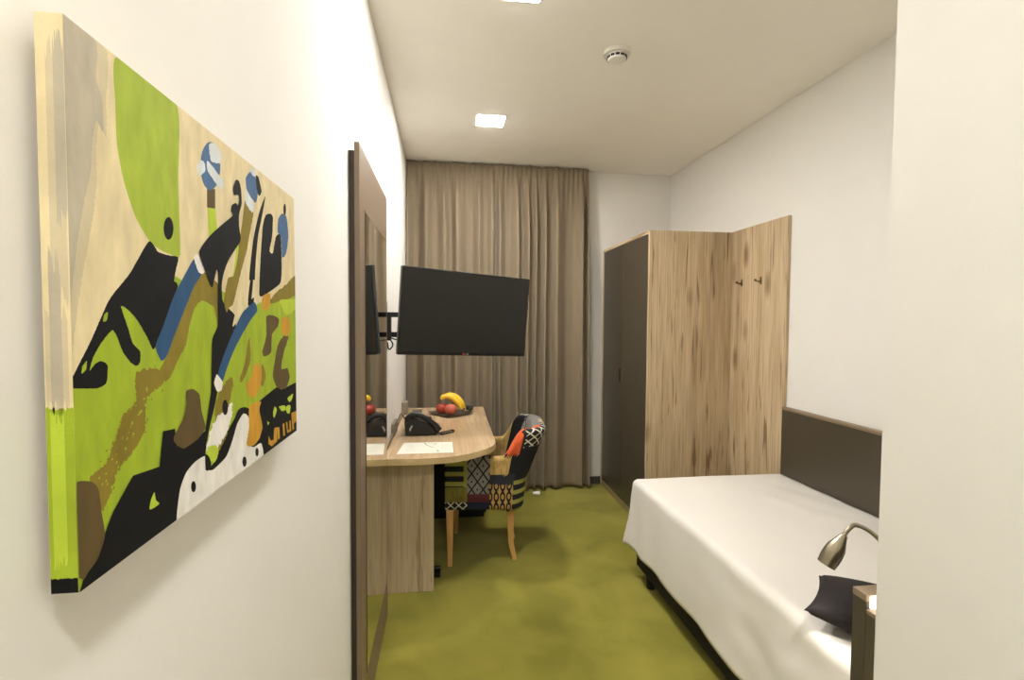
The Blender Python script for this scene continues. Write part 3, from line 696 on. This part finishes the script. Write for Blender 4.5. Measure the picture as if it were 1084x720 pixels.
# ------------------------------------------------------------------ wardrobe, coat panel
WX, WY, WZ = 1.3505, 3.2, 2.035
wr = thing('wardrobe', 'tall oak wardrobe with dark doors in the far right corner', 'wardrobe', (1.65, 3.7, 0))
obj('side_panel', box(WX, XR-.001, WY, WY+.022, 0, WZ, .001, 1), M_oak, wr)
obj('side_panel', box(WX, XR-.001, D-.035, D-.013, 0, WZ, .001, 1), M_oak, wr)
obj('top_panel', box(WX, XR-.001, WY+.0222, D-.0352, WZ-.022, WZ, .001, 1), wood('oak board across', (206, 184, 150), (188, 163, 126), (116, 90, 60), 'y', .5), wr)
obj('plinth', box(WX+.002, WX+.02, WY+.0222, D-.0352, 0, .045), mat('oak edge plinth', (150, 132, 92), .5), wr)
obj('back_panel', box(XR-.02, XR-.002, WY+.03, D-.04, .02, WZ-.03), M_dark, wr)
y_ = (WY+.0242, 3.699, 3.701, D-.0372)
for k in (0, 2):
    d = obj('door', box(WX+.004, WX+.022, y_[k], y_[k+1], .048, WZ-.0245, .001, 1), M_dark, wr)
    if k == 2:
        fr = bmesh.new(); hy, hz = 3.738, 1.01
        for b4 in ((hy-.031, hy-.025, hz-.060, hz+.060), (hy+.025, hy+.031, hz-.060, hz+.060), (hy-.025, hy+.025, hz-.060, hz-.054), (hy-.025, hy+.025, hz+.054, hz+.060)): box(WX-.001, WX+.005, *b4, bm=fr)
        hd = obj('handle', fr, M_nickel, d, label='nickel-framed recessed pull'); obj('handle_recess', box(WX+.002, WX+.0036, hy-.025, hy+.025, hz-.054, hz+.054), M_black, d)
coat = thing('oak_wall_panel', 'narrow oak wall panel with coat hooks between wardrobe and bed', 'wall panel', (XR-.01, 2.92, 0))
obj('board', box(XR-.019, XR-.0005, 2.637, WY-.001, 0.0, WZ+.002, .001, 1), M_oak, coat)
for y, lab in ((3.075, 'coat hook nearer the wardrobe on the oak panel'), (2.875, 'coat hook nearer the bed headboard on the oak panel')):
    t = thing('coat_hook', lab, 'hook', (XR-.019, y, 1.685), group='metal coat hooks on the oak panel')
    z = 1.685
    obj('mounting_plate', box(XR-.024, XR-.0192, y-.007, y+.007, z-.022, z+.022, .0015), M_chrome, t)
    hk = tube(bez([(XR-.022, y, z-.006), (XR-.04, y, z-.006), (XR-.050, y, z-.003), (XR-.056, y, z)]), [.0045]*48+[.0045], 10)
    obj('peg', hk, M_chrome, t, smooth=.8)
    obj('knob', lathe([(0, -.008), (.006, -.006), (.008, 0), (.006, .006), (0, .008)], (XR-.058, y, z+.001), 14), M_chrome, t, smooth=True)

# ------------------------------------------------------------------ bed
bed = thing('bed', 'single bed on a black base along the right wall', 'bed', (1.5, 1.75, 0))
BX, BY0, BY1, BZ = 1.055, .835, 2.63, .5535
obj('base', box(1.062, 1.915, BY0, 2.625, .07, .33, .006), M_blackcloth, bed)
obj('mattress', box(1.085, 1.905, BY0+.01, 2.60, .331, .53, .04, 4), mat('mattress ticking', (226, 220, 208), .9), bed, smooth=.8)
for x, y in ((1.095, 2.50), (1.88, 2.50), (1.095, .95), (1.88, .95)):
    obj('foot', tube([(x, y, 0), (x, y, .0705)], [.022, .026], 14), M_blackcloth, bed, smooth=.7)
hb = obj('wall_headboard', box(XR-.032, XR-.0005, .83, 2.632, .30, .925, .001, 1), M_dark, bed)
obj('top_edge', box(XR-.033, XR-.0003, .83, 2.633, .9255, .9395, .001, 1), mat('taupe edge', (136, 116, 92), .45), hb, label='lighter top edge')
he = obj('end_headboard', box(.7515, XR-.034, .787, .817, .10, .925, .001, 1), M_dark, bed)
obj('end_top_edge', box(.751, XR-.034, .7868, .8172, .9252, .9385, .001, 1), mat('brown edge', (140, 120, 96), .45), he, label='lighter top edge')
obj('rear_ledge', box(.7515, XR-.034, .7685, .7865, .10, .905, .001, 1), M_dark, he)
obj('ledge_top', box(.7512, XR-.034, .7685, .7865, .9052, .913, .001, 1), MATS['brown edge'], he)
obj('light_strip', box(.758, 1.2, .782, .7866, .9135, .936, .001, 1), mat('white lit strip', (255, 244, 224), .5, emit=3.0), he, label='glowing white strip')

def spread():
    bm = bmesh.new(); Lx = .388; xe, ye = BX+.012, BY1-.012; R = .032
    A = [xe-Lx*(1-i/26) for i in range(26)]+[xe+(XR-.036-xe)*i/44 for i in range(45)]
    B = [BY0+(ye-BY0)*j/90 for j in range(90)]+[ye+Lx*j/26 for j in range(27)]
    rows = []
    for b_ in B:
        row = []
        for a_ in A:
            dx, dy = max(0, xe-a_), max(0, b_-ye); m = max(dx, dy)
            puff = .006*noise.noise(Vector((a_*3, b_*3, 0)))+.0035*noise.noise(Vector((a_*9, b_*7, 3)))
            wr_ = .0022*math.sin(26*(a_*1.1+b_*.55)+3*noise.noise(Vector((a_*4, b_*4, 5))))*max(0, 1-abs(b_-2.25)/.5)*max(0, min(1, (a_-1.35)/.3))
            if m == 0: row.append(bm.verts.new((a_, b_, BZ+puff*min(1, .3+2*min(a_-xe, ye-b_))+wr_))); continue
            hyp = math.hypot(dx, dy); ux, uy = dx/hyp, dy/hyp
            L_ = m*(1+.02*(2*min(dx, dy)/hyp))
            if L_ < R*PI/2: ang = L_/R; out, dn = R*math.sin(ang), R*(1-math.cos(ang))
            else: out, dn = R+.04*(L_-R*PI/2), R+(L_-R*PI/2)
            w_ = dn/.37
            tpar = (b_ if dy < dx else 9-a_)
            out += w_*(.009*noise.noise(Vector((tpar*5, 1, w_*1.5)))+.006*math.sin(tpar*19+2*math.sin(tpar*5)))
            out += .018*w_*(2*min(dx, dy)/hyp)**2
            nearw = max(0, 1-abs(b_-1.2)/.9) if dx > dy else 0
            out += nearw*.012*noise.noise(Vector((b_*7, dn*9, 2)))
            dn += w_*(.012*noise.noise(Vector((tpar*4.3, 4, 0))))
            cx_, cy__ = (xe if dx > 0 else a_), (ye if dy > 0 else b_)
            row.append(bm.verts.new((cx_-ux*out, cy__+uy*out, BZ+puff*.3-dn)))
        rows.append(row)
    for j in range(len(B)-1):
        for i in range(len(A)-1): bm.faces.new((rows[j][i], rows[j][i+1], rows[j+1][i+1], rows[j+1][i]))
    return bm
o = tag(obj('bedspread', spread(), M_linen, smooth=True), 'white bedspread hanging over the side of the bed', 'bedspread')
md = o.modifiers.new('thickness', 'SOLIDIFY'); md.thickness = .003; md.offset = -1
# cushion
def cushion():
    bm = bmesh.new(); g = 28; out = []
    for sgn in (1, -1):
        gv = []
        for j in range(g+1):
            for i in range(g+1):
                p, q = -1+2*i/g, -1+2*j/g; e = (max(0, 1-p*p)**.42)*(max(0, 1-q*q)**.42)
                k = 1-.07*(1-q*q)*abs(p)**4; k2 = 1-.07*(1-p*p)*abs(q)**4
                x, y = p*.21*k, q*.118*k2
                z = sgn*.056*e + .004*noise.noise(Vector((x*14, y*14, sgn)))*e
                gv.append(bm.verts.new((x, y, z)))
        for j in range(g):
            for i in range(g): k = j*(g+1)+i; bm.faces.new((gv[k], gv[k+1], gv[k+g+2], gv[k+g+1])[::sgn])
    bmesh.ops.remove_doubles(bm, verts=bm.verts, dist=1e-5)
    return bm
cu = tag(obj('cushion', cushion(), M_cushion, smooth=True, local=True), 'small dark brown cushion lying on the white bedspread', 'cushion')
cu.location = (1.232, 1.180, .620); cu.rotation_euler = (math.radians(2), math.radians(0), math.radians(-48))

# ------------------------------------------------------------------ reading lamp
rl_ = thing('reading_lamp', 'brushed nickel gooseneck reading lamp bending over the bed', 'reading lamp', (1.06, .822, .80))
obj('wall_base', tube([(1.07, .8178, .76), (1.07, .832, .76)], .024, 20), M_nickel, rl_, smooth=.7)
_s = lambda p: tuple(Vector((0, 0, EYE))+(Vector(p)-Vector((0, 0, EYE)))*1.095)
neck = bez([(1.07, .83, .76), (1.12, .92, .78)]+[_s(p) for p in ((1.045, .98, .86), (1.005, 1.03, .925), (.972, 1.05, .946), (.950, 1.05, .938), (.930, 1.05, .914))], 12)
obj('gooseneck', tube(neck, .0055, 12), M_nickel, rl_, smooth=True)
hd0 = Vector(_s((.938, 1.05, .924))); ax = (Vector(_s((.901, 1.058, .853)))-hd0).normalized()
hm = lathe([(.0, 0), (.0075, 0), (.0085, .004), (.0145, .020), (.0200, .034), (.0215, .05), (.0215, .064), (.0195, .082), (.0175, .082), (.0185, .06), (.0, .055)], n=28); bmesh.ops.scale(hm, vec=(1.1, 1.1, 1.1), verts=hm.verts)
bmesh.ops.transform(hm, matrix=Matrix.Translation(hd0) @ ax.to_track_quat('Z', 'Y').to_matrix().to_4x4(), verts=hm.verts)
hd = obj('lamp_head', hm, M_nickel, rl_, smooth=.6)
ld = bpy.data.lights.new('reading_spot', 'SPOT'); ld.energy = READING_WATTS; ld.spot_size = 2.3; ld.spot_blend = 1.0; ld.color = (1, .95, .88); ld.shadow_soft_size = .018
lo = bpy.data.objects.new('reading_spot', ld); col.objects.link(lo); lo.parent = rl_; lo.location = hd0+ax*.088-Vector(rl_.location)
lo.rotation_euler = ax.to_track_quat('-Z', 'Y').to_euler()
